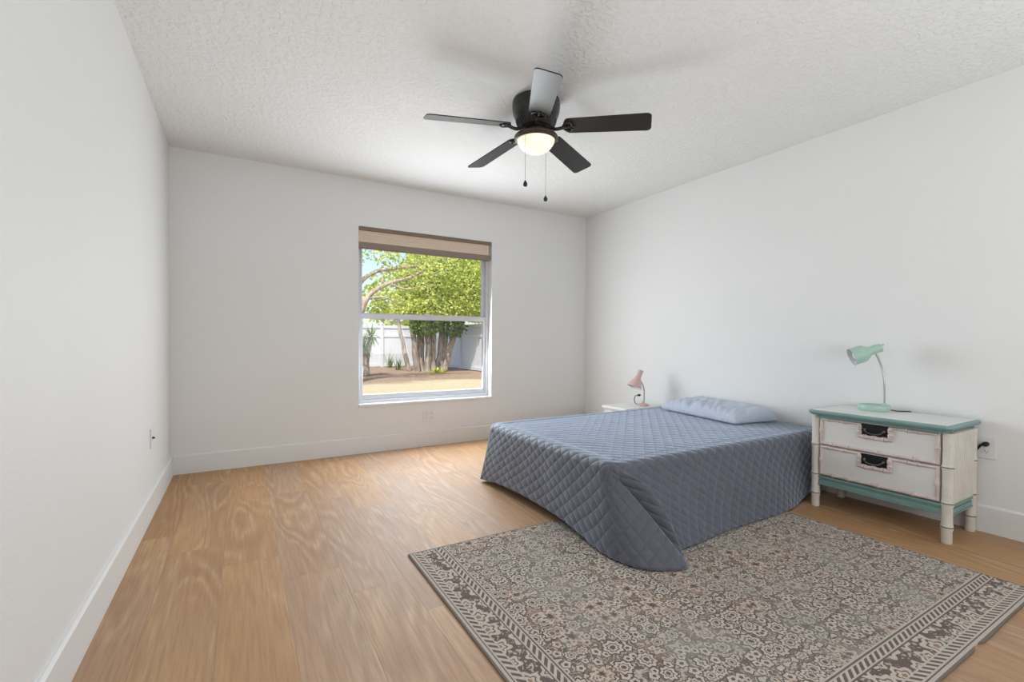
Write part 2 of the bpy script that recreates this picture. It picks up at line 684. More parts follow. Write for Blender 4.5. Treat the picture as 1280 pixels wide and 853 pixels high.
def tag(o, label, cat, group=None, kind=None):
    o['label'] = label
    o['category'] = cat
    if group:
        o['group'] = group
    if kind:
        o['kind'] = kind
    return o


def thing(name, label, cat, loc=(0, 0, 0), rz=0.0, group=None):
    o = bpy.data.objects.new(name, None)
    o.empty_display_size = 0.1
    COL.objects.link(o)
    o.location = loc
    o.rotation_euler = (0, 0, rz)
    return tag(o, label, cat, group)


def struct(name, bm, mat, label=None, cat=None, **kw):
    o = build(name, bm, mat, **kw)
    o['kind'] = 'structure'
    if label:
        o['label'] = label
        o['category'] = cat
    return o


# ------------------------------------------------------------------ room shell
L, R, D, C, YN = -0.455, 3.466, 4.266, 2.44, -1.30
WT = 0.20
WX0, WX1, WZ0, WZ1 = 0.905, 2.238, 0.435, 2.030

struct('floor', B((L - WT, R + WT, YN - WT, D + WT, -0.10, 0)), 'floor', 'light oak plank floor with greyish grain', 'floor')
struct('ceiling', B((L - WT, R + WT, YN - WT, D + WT, C, C + 0.15)), 'ceiling', 'white ceiling with knockdown texture', 'ceiling')
struct('wall_left', B((L - WT, L, YN - WT, D + WT, 0, C)), 'wall', 'plain white wall on the left', 'wall')
struct('wall_right', B((R, R + WT, YN - WT, D + WT, 0, C)), 'wall', 'plain white wall behind the bed head', 'wall')
struct('wall_front', B((L, R, YN - WT, YN, 0, C)), 'wall', 'white wall behind the viewer', 'wall')
struct('wall_back', B((L, WX0, D, D + WT, 0, C), (WX1, R, D, D + WT, 0, C),
                      (WX0, WX1, D, D + WT, 0, WZ0), (WX0, WX1, D, D + WT, WZ1, C)), 'wall', 'white wall with the single window', 'wall')


def board(name, p0, p1, nrm, label):
    """a baseboard with eased top from p0 to p1; nrm points into the room"""
    prof = [(0, 0), (0.016, 0), (0.016, 0.136), (0.013, 0.141), (0.008, 0.1445), (0, 0.1455)]
    bm = bmesh.new()
    rings = []
    for p in (p0, p1):
        rings.append([bm.verts.new((p[0] + nrm[0] * a, p[1] + nrm[1] * a, z)) for a, z in prof])
    n = len(prof)
    for k in range(n):
        bm.faces.new((rings[0][k], rings[1][k], rings[1][(k + 1) % n], rings[0][(k + 1) % n]))
    bm.faces.new(rings[0])
    bm.faces.new(rings[1])
    struct(name, bm, 'trim', label, 'baseboard')


board('baseboard_left', (L, YN), (L, D), (1, 0), 'white baseboard along the left wall')
board('baseboard_back', (L + 0.016, D), (R - 0.016, D), (0, -1), 'white baseboard under the window')
board('baseboard_right', (R, YN), (R, D), (-1, 0), 'white baseboard along the wall behind the bed')

# ------------------------------------------------------------------ window
win = thing('window_1', 'white single hung window looking on a yard', 'window', (0, 0, 0))
win['kind'] = 'structure'
FY = D + 0.075          # front face of the frame
fw = 0.026
build('window_frame', B((WX0, WX0 + fw, FY, FY + 0.085, WZ0, WZ1), (WX1 - fw, WX1, FY, FY + 0.085, WZ0, WZ1),
                        (WX0 + fw, WX1 - fw, FY, FY + 0.085, WZ1 - fw, WZ1), (WX0 + fw, WX1 - fw, FY, FY + 0.085, WZ0, WZ0 + 0.032)),
      'vinyl', win, bevel=0.003)
MR0, MR1 = 1.208, 1.266
sx0, sx1 = WX0 + fw, WX1 - fw
sw = 0.030


def sash(name, z0, z1, y0, y1, bot, top):
    s = build(name, B((sx0, sx0 + sw, y0, y1, z0, z1), (sx1 - sw, sx1, y0, y1, z0, z1),
                      (sx0 + sw, sx1 - sw, y0, y1, z0, z0 + bot), (sx0 + sw, sx1 - sw, y0, y1, z1 - top, z1)),
              'vinyl', win, bevel=0.003)
    ym = (y0 + y1) / 2
    build('pane', B((sx0 + sw - 0.004, sx1 - sw + 0.004, ym - 0.002, ym + 0.002, z0 + bot - 0.004, z1 - top + 0.004)), 'glass', s)
    return s


sash('lower_sash', WZ0 + 0.032, MR1 - 0.008, FY + 0.012, FY + 0.040, 0.048, 0.046)
sash('upper_sash', MR0 + 0.006, WZ1 - fw, FY + 0.044, FY + 0.072, 0.052, 0.030)
build('sash_lock', B((1.54, 1.60, FY + 0.004, FY + 0.030, MR1 - 0.0085, MR1 + 0.006)), 'vinyl', win, bevel=0.003)
build('window_sill', B((WX0 - 0.0, WX1 + 0.0, D - 0.014, FY, WZ0 - 0.018, WZ0 + 0.004)), 'marble', win, bevel=0.003)

# ------------------------------------------------------------------ window shade
sh = thing('window_shade', 'beige fabric shade with brown rails raised to the window top', 'window shade', (0, D + 0.012, 0))
x0, x1 = WX0 + 0.002, WX1 - 0.020
build('headrail', B((x0, x1, -0.012, 0.050, 1.996, 2.029)), 'brownrail', sh, bevel=0.003)
bm = bmesh.new()
prof = []
for k in range(13):
    a = k / 12
    prof.append((0.004 + 0.010 * math.sin(PI * a) * (1 if k % 2 else 0.6), 1.996 - a * 0.106))
prof += [(0.044, 1.890), (0.044, 1.996)]
ringa = [[bm.verts.new((xx, p[0], p[1])) for p in prof] for xx in (x0 + 0.004, x1 - 0.004)]
for k in range(len(prof)):
    bm.faces.new((ringa[0][k], ringa[1][k], ringa[1][(k + 1) % len(prof)], ringa[0][(k + 1) % len(prof)]))
bm.faces.new(ringa[0])
bm.faces.new(ringa[1])
build('folded_fabric', bm, 'linen', sh)
bm = bmesh.new()
prof = [(-0.016, 1.838), (-0.018, 1.846), (-0.008, 1.892), (0.034, 1.892), (0.038, 1.838)]
ringa = [[bm.verts.new((xx, p[0], p[1])) for p in prof] for xx in (x0, x1)]
for k in range(5):
    bm.faces.new((ringa[0][k], ringa[1][k], ringa[1][(k + 1) % 5], ringa[0][(k + 1) % 5]))
bm.faces.new(ringa[0])
bm.faces.new(ringa[1])
build('bottom_rail', bm, 'taupe', sh, bevel=0.002)
for bx in (1.17, 1.98):
    build('mounting_clip', B((bx - 0.022, bx + 0.022, -0.015, -0.004, 2.020, 2.0295)), 'brownrail', sh, bevel=0.002)

# ------------------------------------------------------------------ ceiling fan
FX, FYY = 1.52, 2.34
fan = thing('ceiling_fan', 'black five blade ceiling fan with a lit dome light and two pull chains', 'ceiling fan', (FX, FYY, C))
bm = bmesh.new()
lathe(bm, [(0.120, 0), (0.140, -0.006), (0.142, -0.030), (0.139, -0.040), (0.142, -0.046), (0.138, -0.056), (0.140, -0.062), (0.134, -0.085),
           (0.126, -0.104), (0.121, -0.112), (0.108, -0.140), (0.092, -0.158), (0.06, -0.160)], n=48)
mh = build('motor_housing', bm, 'black', fan, smooth=35)
bm = bmesh.new()
for k in range(40):
    a = 2 * PI * k / 40
    c, s = math.cos(a), math.sin(a)
    p0 = Vector((c * 0.119, s * 0.119, -0.1155))
    p1 = Vector((c * 0.0955, s * 0.0955, -0.1545))
    tube(bm, [p0, (p0 + p1) / 2 + Vector((c, s, -0.4)) * 0.005, p1], 0.0042, 6)
build('vent_fins', bm, 'black', mh, smooth=60)
bm = bmesh.new()
lathe(bm, [(0.085, -0.158), (0.088, -0.164), (0.080, -0.172), (0.066, -0.176), (0.058, -0.196), (0.060, -0.206)], n=40)
build('hub', bm, 'black', fan, smooth=40)
bm = bmesh.new()
lathe(bm, [(0.055, -0.190), (0.088, -0.193), (0.120, -0.203), (0.130, -0.214), (0.129, -0.226), (0.120, -0.236), (0.114, -0.237), (0.112, -0.228), (0.08, -0.215)], n=56)
build('light_rim', bm, 'bronze', fan, smooth=35)
bm = bmesh.new()
lathe(bm, [(0.1115, -0.228), (0.1100, -0.240), (0.103, -0.256), (0.090, -0.274), (0.070, -0.290), (0.046, -0.301), (0.022, -0.307), (0, -0.309)], n=48, cap=False)
build('glass_dome', bm, 'dome', fan, smooth=180)

# blade in its own space: x outwards
ZR, ZT = C - 0.165, C - 0.200


def blade_mesh():
    bm = bmesh.new()
    r0, r1, wa, wb = 0.165, 0.660, 0.060, 0.069
    out = []
    for k in range(7):                       # rounded root
        a = PI / 2 + PI * k / 6
        out.append((r0 + 0.030 + 0.030 * math.cos(a), wa * math.sin(a)))
    cr = 0.026
    for cx, cy, a0 in ((r1 - cr, -wb + cr, -PI / 2), (r1 - cr, wb - cr, 0)):
        for k in range(6):
            a = a0 + PI / 2 * k / 5
            out.append((cx + cr * math.cos(a), cy + cr * math.sin(a)))
    lo = [bm.verts.new((x, y, -0.003)) for x, y in out]
    hi = [bm.verts.new((x, y, 0.003)) for x, y in out]
    bm.faces.new(lo)
    bm.faces.new(hi)
    n = len(out)
    for k in range(n):
        bm.faces.new((lo[k], lo[(k + 1) % n], hi[(k + 1) % n], hi[k]))
    bmesh.ops.recalc_face_normals(bm, faces=bm.faces)
    me = bpy.data.meshes.new('blade')
    bm.to_mesh(me)
    bm.free()
    me.materials.append(MAT['blade'])
    return me


def bracket_mesh():
    bm = bmesh.new()
    # arm sweeping from hub out to the blade, in blade space (blade plane z = 0)
    path = catmull([(0.060, 0, 0.002), (0.090, 0, -0.006), (0.118, 0, -0.018), (0.145, 0, -0.016), (0.170, 0, -0.008)], 5)
    tube(bm, path, [0.010] * len(path), 10)
    # fork plate under the blade root with scroll prongs
    for s in (-1, 1):
        tube(bm, catmull([(0.160, 0, -0.008), (0.172, s * 0.022, -0.007), (0.192, s * 0.038, -0.006), (0.212, s * 0.030, -0.006), (0.216, s * 0.016, -0.006)], 5), 0.0065, 8)
    tube(bm, [(0.160, 0, -0.008), (0.200, 0, -0.006), (0.228, 0, -0.0055)], [0.009, 0.008, 0.005], 8)
    for px, py in ((0.190, 0.036), (0.190, -0.036), (0.226, 0)):
        lathe(bm, [(0.007, 0), (0.006, -0.004), (0, -0.005)], (px, py, -0.008), n=10, cap=False)
    bmesh.ops.recalc_face_normals(bm, faces=bm.faces)
    me = bpy.data.meshes.new('blade_bracket')
    bm.to_mesh(me)
    bm.free()
    me.materials.append(MAT['black'])
    for p in me.polygons:
        p.use_smooth = True
    return me


bme, kme = blade_mesh(), bracket_mesh()
droop = math.atan2(ZR - ZT, 0.495)
for k in range(5):
    a = math.radians(-46 + 72 * k)
    b = bpy.data.objects.new('blade', bme)
    COL.objects.link(b)
    b.parent = fan
    z0 = (ZR - C) + math.tan(droop) * 0.165
    b.matrix_local = Matrix.Translation((0, 0, z0)) @ Matrix.Rotation(a, 4, 'Z') @ Matrix.Rotation(droop, 4, 'Y') @ Matrix.Rotation(math.radians(-14), 4, 'X')
    kb = bpy.data.objects.new('blade_bracket', kme)
    COL.objects.link(kb)
    kb.parent = b
for nm, px, py, zl in (('a', -0.107, -0.055, -0.505), ('b', 0.105, 0.050, -0.53)):
    bm = bmesh.new()
    tube(bm, [(px, py, -0.215), (px, py, zl)], 0.0013, 6)
    for q in range(int((-0.24 - zl) / 0.012)):
        lathe(bm, [(0, -0.0022), (0.0022, 0), (0, 0.0022)], (px, py, -0.24 - q * 0.012), n=6, cap=False)
    ch = build('pull_chain', bm, 'chain', fan, smooth=60)
    bm = bmesh.new()
    lathe(bm, [(0, 0.004), (0.004, 0.002), (0.006, -0.004), (0.0115, -0.014), (0.0125, -0.022), (0.009, -0.031), (0, -0.034)], (px, py, zl), n=16, cap=False)
    build('pull_knob', bm, 'black', ch, smooth=180)

# ------------------------------------------------------------------ rug
RX, RY = 0.676, 0.540
bm = bmesh.new()
nx, ny = 160, 120
gv = []
for j in range(ny + 1):
    row = []
    for i in range(nx + 1):
        x = RUG_W * i / nx
        y = RUG_H * j / ny
        ex = 0.0
        if j == 0:
            ex = 0.004 * noise.noise((x * 3, 0, 3)) + 0.012 * math.exp(-((x - 1.45) / 0.03) ** 2)
        z = 0.0075 + 0.0006 * noise.noise((x * 5, y * 5, 0))
        row.append(bm.verts.new((x, y + ex, z)))
    gv.append(row)
for j in range(ny):
    for i in range(nx):
        bm.faces.new((gv[j][i], gv[j][i + 1], gv[j + 1][i + 1], gv[j + 1][i]))
per = [gv[0][i] for i in range(nx + 1)] + [gv[j][nx] for j in range(1, ny + 1)] + [gv[ny][i] for i in range(nx - 1, -1, -1)] + [gv[j][0] for j in range(ny - 1, 0, -1)]
low = [bm.verts.new((q.co.x, q.co.y, 0.0005)) for q in per]
for k in range(len(per)):
    k2 = (k + 1) % len(per)
    bm.faces.new((per[k], low[k], low[k2], per[k2]))
bm.faces.new(low)
rug = build('rug', bm, 'rug', smooth=40)
rug.location = (RX, RY, 0)
tag(rug, 'large faded taupe and cream floral rug on the floor beside the bed', 'rug')

# ------------------------------------------------------------------ bed
MX0, MX1, MY0, MY1, MZ = 1.518, 3.44, 1.655, 2.985, 0.420
bed = thing('bed', 'low bed against the wall, hidden under the grey blue quilt', 'bed', (2.5, 2.32, 0))
bm = B((MX0 + 0.02 - 2.5, MX1 - 2.5, MY0 + 0.03 - 2.32, MY1 - 0.03 - 2.32, 0.20, MZ - 0.003))
build('mattress', bm, 'mattress', bed, bevel=0.045, bseg=4, smooth=60)
build('bed_base', B((MX0 + 0.06 - 2.5, MX1 - 2.5, MY0 + 0.06 - 2.32, MY1 - 0.06 - 2.32, 0.06, 0.20)), 'bedbase', bed, bevel=0.008)
for lx in (MX0 + 0.16, MX1 - 0.12):
    for ly in (MY0 + 0.16, MY1 - 0.16):
        bm = bmesh.new()
        lathe(bm, [(0.022, 0.008 if lx < 2 and ly < 2 else 0.0), (0.030, 0.06)], (lx - 2.5, ly - 2.32, 0), n=16)
        build('leg', bm, 'bedbase', bed, smooth=40)

# quilt: flat top + hanging sides with a loose corner fold
QR = 0.045


def top_path():
    """edge of the top (inset by QR) with flat coordinates, outward normal"""
    pts = []
    xa, ya, yb = MX0 + QR, MY0 + QR, MY1 - QR
    cr = 0.05
    N1 = 60
    for k in range(N1):                       # far side, from head to foot
        t = k / N1
        pts.append((MX1 + (xa + cr - MX1) * t, yb, 0, 1))
    for k in range(16):                       # far foot corner
        a = PI / 2 + PI / 2 * k / 16
        pts.append((xa + cr + cr * math.cos(a), yb - cr + cr * math.sin(a), math.cos(a), math.sin(a)))
    for k in range(N1):                       # foot
        t = k / N1
        pts.append((xa, yb - cr + (ya + cr - yb + cr) * t, -1, 0))
    for k in range(72):                       # near foot corner
        a = PI + PI / 2 * k / 72
        pts.append((xa + cr + cr * math.cos(a), ya + cr + cr * math.sin(a), math.cos(a), math.sin(a)))
    for k in range(N1 + 1):                   # near side
        t = k / N1
        pts.append((xa + cr + (MX1 - xa - cr) * t, ya, 0, -1))
    return pts, (N1, N1 + 16, 2 * N1 + 16, 2 * N1 + 88, 3 * N1 + 88)


TP, marks = top_path()
NS = len(TP)


def interp(tbl, s):
    """piecewise catmull through (s, x, y, z)"""
    for i in range(len(tbl) - 1):
        if s <= tbl[i + 1][0] or i == len(tbl) - 2:
            s0, s1 = tbl[i][0], tbl[i + 1][0]
            t = min(1, max(0, (s - s0) / (s1 - s0)))
            p = [Vector(tbl[max(0, min(len(tbl) - 1, i + q))][1:]) for q in (-1, 0, 1, 2)]
            a, b, c, d = p
            return 0.5 * ((2 * b) + (c - a) * t + (2 * a - 5 * b + 4 * c - d) * t * t + (3 * b - a - 3 * c + d) * t ** 3)
    return Vector(tbl[-1][1:])


m0, m1, m2, m3, m4 = marks
HEM = [(0, 3.43, 3.004, 0.06), (20, 2.8, 3.012, 0.05), (45, 2.0, 3.016, 0.05), (m0 - 3, 1.66, 3.022, 0.045), (m0 + 5, 1.565, 3.035, 0.030),
       (m1 - 3, 1.488, 3.000, 0.022), (m1 + 4, 1.488, 2.930, 0.028),
       (m1 + 12, 1.495, 2.740, 0.050), (m1 + 24, 1.500, 2.45, 0.060), (m1 + 34, 1.500, 2.22, 0.058), (m1 + 43, 1.496, 2.02, 0.050),
       (m1 + 51, 1.484, 1.85, 0.034), (m1 + 57, 1.468, 1.70, 0.020),
       # the loose corner
       (m2 + 4, 1.474, 1.575, 0.018), (m2 + 11, 1.516, 1.465, 0.017), (m2 + 20, 1.605, 1.398, 0.016), (m2 + 27, 1.668, 1.376, 0.016),
       (m2 + 31, 1.708, 1.374, 0.020), (m2 + 34, 1.722, 1.386, 0.028),
       (m2 + 37, 1.708, 1.412, 0.028), (m2 + 41, 1.672, 1.490, 0.028), (m2 + 45, 1.650, 1.560, 0.028), (m2 + 49, 1.668, 1.560, 0.026), (m2 + 53, 1.712, 1.490, 0.022),
       (m2 + 57, 1.752, 1.448, 0.019), (m2 + 61, 1.778, 1.452, 0.019), (m2 + 65, 1.792, 1.490, 0.020), (m2 + 69, 1.822, 1.504, 0.020),
       (m3 + 1, 1.870, 1.506, 0.020), (m3 + 6, 1.990, 1.516, 0.018), (m3 + 14, 2.20, 1.538, 0.017), (m3 + 24, 2.48, 1.545, 0.016),
       (m3 + 35, 2.77, 1.548, 0.014), (m3 + 42, 2.93, 1.572, 0.014), (m3 + 48, 3.06, 1.602, 0.022), (m3 + 54, 3.22, 1.618, 0.06), (m3 + 60, 3.42, 1.630, 0.12)]
EXPO = [(0, 1.15, 0, 0), (m1 + 20, 1.15, 0, 0), (m1 + 40, 1.10, 0, 0), (m2, 1.0, 0, 0), (m2 + 24, 0.92, 0, 0), (m2 + 34, 0.92, 0, 0), (m2 + 38, 1.6, 0, 0), (m2 + 44, 2.4, 0, 0),
        (m2 + 49, 1.3, 0, 0), (m2 + 53, 0.62, 0, 0), (m2 + 58, 0.46, 0, 0), (m2 + 62, 0.52, 0, 0), (m2 + 67, 0.8, 0, 0), (m3 + 3, 1.05, 0, 0), (m3 + 14, 1.15, 0, 0), (NS, 1.15, 0, 0)]
NA, NT = 6, 30
HL = [0.0]                                # hem length run up through the loose corner
for q in range(m2, m3):
    HL.append(HL[-1] + (interp(HEM, q + 1) - interp(HEM, q)).length)
bm = bmesh.new()
uvl = bm.loops.layers.uv.new('quilt_uv')
grid = []
uvs = {}
DROP = 0.43
for s in range(NS):
    x, y, nx_, ny_ = TP[s]
    n = Vector((nx_, ny_, 0))
    h = interp(HEM, s)
    # flat cloth coordinates of this column's hem: the cut corner of a rectangle
    if m2 <= s < m3:
        th = HL[s - m2] / HL[-1]
        if th < 0.5:
            fl = Vector((MX0 - DROP, MY0 + QR + 0.05 - (DROP + QR + 0.05) * (th / 0.5)))
        else:
            fl = Vector((MX0 + QR + 0.05 - (DROP + QR + 0.05) * ((1 - th) / 0.5), MY0 - DROP))
    elif m0 <= s < m1:
        th = (s - m0) / (m1 - m0)
        if th < 0.5:
            fl = Vector((MX0 + QR + 0.05 - (DROP + QR + 0.05) * (th / 0.5), MY1 + DROP))
        else:
            fl = Vector((MX0 - DROP, MY1 - QR - 0.05 + (DROP + QR + 0.05) * ((1 - th) / 0.5)))
    else:
        fl = Vector((x + nx_ * (DROP + QR), y + ny_ * (DROP + QR)))
    f0 = Vector((x, y))
    col = []
    corner = 0.0
    if m2 - 12 < s < m3 + 8:
        corner = min(1, (s - m2 + 12) / 12, (m3 + 8 - s) / 8)
    total = QR * 1.57 + DROP
    for ins in (0.055, 0.028):
        vv = bm.verts.new((x - nx_ * ins, y - ny_ * ins, MZ + 0.006))
        uvs[vv] = (x - nx_ * ins, y - ny_ * ins)
        col.append(vv)
    for k in range(NA + NT + 1):
        if k <= NA:
            a = PI / 2 * k / NA * 0.96
            p = Vector((x, y, MZ + 0.006)) + n * (QR * math.sin(a)) - Vector((0, 0, QR * (1 - math.cos(a))))
            fd = (QR * a) / total
        else:
            t = (k - NA) / NT
            e = Vector((x, y, MZ + 0.006 - QR)) + n * QR
            # in plan: cloth drops first, then swings out
            tp = t ** interp(EXPO, s).x
            p = Vector((e.x + (h.x - e.x) * tp, e.y + (h.y - e.y) * tp, e.z + (h.z - e.z) * t))
            fd = (QR * PI / 2 + DROP * t) / total
            w = math.sin(PI * t) ** 0.8
            q = noise.noise((s * 0.055, t * 1.1, 4.2)) * 0.011 + noise.noise((s * 0.16, t * 0.5, 9.1)) * 0.004
            if s < m1 or s > m3 + 8:
                q *= 0.8
            p += n * (q * w * (1 - 0.6 * corner))
            if corner > 0 and t > 0.86:
                p.z = max(p.z, h.z)
        vv = bm.verts.new(p)
        uvs[vv] = tuple(f0 + (fl - f0) * fd)
        col.append(vv)
    grid.append(col)
for s in range(NS - 1):
    for k in range(NA + NT + 2):
        bm.faces.new((grid[s][k], grid[s][k + 1], grid[s + 1][k + 1], grid[s + 1][k]))
# top: fan rows across between far and near side
# resample the inset outline to a regular grid
xa, ya, yb, cr = MX0 + QR, MY0 + QR, MY1 - QR, 0.05
NX, NY = 76, 54
tg = []
for i in range(NX + 1):
    row = []
    t = i / NX
    for j in range(NY + 1):
        q = j / NY
        x = xa + (MX1 - xa) * t
        lo, hi = ya, yb
        if x < xa + cr:
            dd = math.sqrt(max(0, cr * cr - (xa + cr - x) ** 2))
            lo, hi = ya + cr - dd, yb - cr + dd
        y = lo + (hi - lo) * q
        b = min(max(0, t - 0.03) / 0.06, max(0, 1 - abs(2 * q - 1) - 0.09) / 0.10, 1)
        z = MZ + 0.0057 + b * (0.005 * noise.noise((x * 4, y * 4, 0)) + 0.003)
        vv = bm.verts.new((x, y, z))
        uvs[vv] = (x, y)
        row.append(vv)
    tg.append(row)
for i in range(NX):
    for j in range(NY):
        bm.faces.new((tg[i][j], tg[i + 1][j], tg[i + 1][j + 1], tg[i][j + 1]))
for f in bm.faces:
    for lp in f.loops:
        lp[uvl].uv = uvs.get(lp.vert, (lp.vert.co.x, lp.vert.co.y))
bmesh.ops.recalc_face_normals(bm, faces=bm.faces)
up = sum(1 for f in bm.faces if f.normal.z > 0.9) - sum(1 for f in bm.faces if f.normal.z < -0.9)
if up < 0:
    bmesh.ops.reverse_faces(bm, faces=bm.faces)
quilt = build('quilt', bm, 'quilt', smooth=180, fixn=False)
so = quilt.modifiers.new('thickness', 'SOLIDIFY')
so.thickness = 0.007
so.offset = -1.0
tag(quilt, 'grey blue diamond stitched quilt draped over the bed', 'quilt')

# ------------------------------------------------------------------ pillow
bm = bmesh.new()
pl, pw = 0.40, 0.205
n1_, n2_ = 72, 40
top, bot = [], []
for j in range(n2_ + 1):
    ra, rb_ = [], []
    v_ = -1 + 2 * j / n2_
    for i in range(n1_ + 1):
        u_ = -1 + 2 * i / n1_
        pu_ = 9.0
        e = max(0.0, (1 - abs(u_) ** pu_)) ** 0.45 * max(0.0, (1 - abs(v_) ** (6.0 if v_ > 0 else 9.0))) ** 0.5
        pinch = 1 - 0.07 * (1 - abs(u_)) * abs(v_) ** 2 * 0 - 0.05 * (1 - u_ * u_)* v_ * v_
        x = u_ * pl * (1 - 0.05 * (1 - v_ * v_) * u_ * u_)
        y = v_ * pw * pinch
        fat = 0.080 * (1.0 + 0.05 * u_ + 0.08 * (1 - u_ * u_)) * (1 - 0.18 * v_)
        wr = noise.noise((u_ * 4 + v_ * 1.5, v_ * 1.6 - u_, 1.7)) * 0.012 * e + noise.noise((u_ * 8 + v_ * 1.8, v_ * 1.5, 5.7)) * 0.006 * e
        # creases along the window-facing edge
        cr_ = abs(noise.noise((u_ * 5 + v_ * 2.0, v_ * 0.9, 8.8)))
        wr -= 0.012 * max(0, 0.3 - cr_) / 0.3 * e * max(0.2, v_ * 0.5 + 0.6)
        ra.append(bm.verts.new((x, y, 0.020 + fat * e + wr)))
        if 0 < i < n1_ and 0 < j < n2_:
            rb_.append(bm.verts.new((x, y, 0.020 - 0.017 * min(1, e * 2.5))))
        else:
            rb_.append(ra[-1])
    top.append(ra)
    bot.append(rb_)
for j in range(n2_):
    for i in range(n1_):
        bm.faces.new((top[j][i], top[j][i + 1], top[j + 1][i + 1], top[j + 1][i]))
        f = [bot[j][i], bot[j + 1][i], bot[j + 1][i + 1], bot[j][i + 1]]
        if len(set(f)) == 4:
            try:
                bm.faces.new(f)
            except ValueError:
                pass
pil = build('pillow', bm, 'pillow', smooth=180)
sb = pil.modifiers.new('sub', 'SUBSURF')
sb.levels = 1
sb.render_levels = 1
# local x (length) runs from far end to near end; local +y faces the foot of the bed
pil.matrix_world = Matrix.Translation((3.235, 2.365, MZ + 0.0145)) @ Matrix.Rotation(math.radians(90 - 9), 4, 'Z')
tag(pil, 'wrinkled pale blue pillow lying at the head of the quilted bed', 'pillow')

# ------------------------------------------------------------------ nightstand with drawers
NSX, NSY = 3.095, 0.915          # front right post
ns = thing('nightstand', 'cream two drawer nightstand with bamboo style legs and teal trim', 'nightstand', (3.255, 1.23, 0))
ox, oy = 3.255, 1.23


def lb(x0, x1, y0, y1, z0, z1):
    return (x0 - ox, x1 - ox, y0 - oy, y1 - oy, z0, z1)


YA, YB = 0.916, 1.542            # post centres, right and left
XF, XB = 3.096, 3.414
HT = 0.603


def post_prof(z1):
    r = 0.0228
    nodes = [0.082, 0.202, 0.385]
    pr = [(r * 0.94, 0), (r, 0.010)]
    for zn in nodes:
        if zn > z1 - 0.01:
            continue
        pr += [(r * 0.98, zn - 0.020), (r * 1.13, zn - 0.006), (r * 1.15, zn - 0.001), (r * 0.96, zn), (r * 0.96, zn + 0.0025), (r * 1.15, zn + 0.0035), (r * 1.12, zn + 0.008), (r, zn + 0.022)]
    pr += [(r, z1 - 0.02), (r * 1.07, z1 - 0.012), (r * 1.09, z1)]
    return pr


for lx, ly in ((XF, YA), (XF, YB), (XB, YA), (XB, YB)):
    bm = bmesh.new()
    lathe(bm, post_prof(0.560), (lx - ox, ly - oy, 0), n=28)
    build('leg', bm, 'post', ns, smooth=50)
# carcass with grooved sides
bm = bmesh.new()
box(bm, XF + 0.006 - ox, XB + 0.02 - ox, YA - 0.010 - oy, YB + 0.010 - oy, 0.196, 0.560)
body = build('body', bm, 'cream', ns, bevel=0.002)
nb = 11
for ya_, yb_ in ((YA - 0.0165, YA - 0.010), (YB + 0.010, YB + 0.0165)):
    bm = bmesh.new()               # a grooved side panel: a thin sheet carrying raised strips
    box(bm, XF + 0.028 - ox, XB - 0.005 - ox, min(ya_, yb_) + (0.002 if ya_ < 1 else -0.001) - oy, max(ya_, yb_) + (0.001 if ya_ < 1 else -0.002) - oy, 0.198, 0.558)
    for k in range(nb):
        xs0 = XF + 0.030 + k * (XB - 0.005 - XF - 0.030) / nb
        xs1 = xs0 + (XB - 0.005 - XF - 0.030) / nb - 0.004
        box(bm, xs0 - ox, xs1 - ox, ya_ - oy, yb_ - oy, 0.198, 0.558)
    build('grooved_panel', bm, 'cream', body, bevel=0.0012)
# teal plinth moulding under the body
bm = bmesh.new()
for z0, z1, e in ((0.182, 0.197, 0.010), (0.170, 0.182, 0.003), (0.146, 0.170, 0.008), (0.140, 0.146, 0.012)):
    box(bm, XF - 0.004 - e - ox, XF + 0.018 - ox, YA + 0.02 - oy, YB - 0.02 - oy, z0, z1)
    box(bm, XF + 0.02 - ox, XB - 0.02 - ox, YA - 0.006 - e - oy, YA + 0.014 - oy, z0, z1)
    box(bm, XF + 0.02 - ox, XB - 0.02 - ox, YB - 0.014 - oy, YB + 0.006 + e - oy, z0, z1)
build('plinth_moulding', bm, 'teal', ns, bevel=0.002)
# top: moulded teal edge + white panel
bm = bmesh.new()
ex0, ex1, ey0, ey1 = 3.026, 3.440, 0.886, 1.564
cut = 0.018
layers = [(0.560, 0.030), (0.572, 0.028), (0.5745, 0.014), (0.580, 0.006), (0.590, 0.0), (0.597, 0.001), (HT, 0.007)]
rings = []
for z, e in layers:
    a0, a1, b0, b1 = ex0 + e, ex1, ey0 + e, ey1 - e
    pts = [(a0 + cut, b0), (a1, b0), (a1, b1), (a0 + cut, b1), (a0, b1 - cut), (a0, b0 + cut)]
    rings.append([bm.verts.new((p[0] - ox, p[1] - oy, z)) for p in pts])
for a, b in zip(rings, rings[1:]):
    for k in range(6):
        bm.faces.new((a[k], a[(k + 1) % 6], b[(k + 1) % 6], b[k]))
bm.faces.new(rings[0])
bm.faces.new(rings[-1])
nt_top = build('top', bm, 'teal', ns)
build('top_panel', B(lb(ex0 + 0.014, ex1 - 0.002, ey0 + 0.018, ey1 - 0.018, HT - 0.004, HT + 0.0015)), 'topwhite', nt_top, bevel=0.001)


def rod(bm, p0, p1, r, nodes):
    p0, p1 = Vector(p0), Vector(p1)
    Ln = (p1 - p0).length
    pr = [(r * 0.9, 0)]
    for f in nodes:
        h = f * Ln
        pr += [(r, h - r * 1.7), (r * 1.45, h - r * 0.65), (r * 1.45, h - r * 0.2), (r * 0.95, h), (r * 1.45, h + r * 0.2), (r * 1.45, h + r * 0.65), (r, h + r * 1.7)]
    pr += [(r * 0.9, Ln)]
    lathe(bm, pr, p0, p1 - p0, n=14)


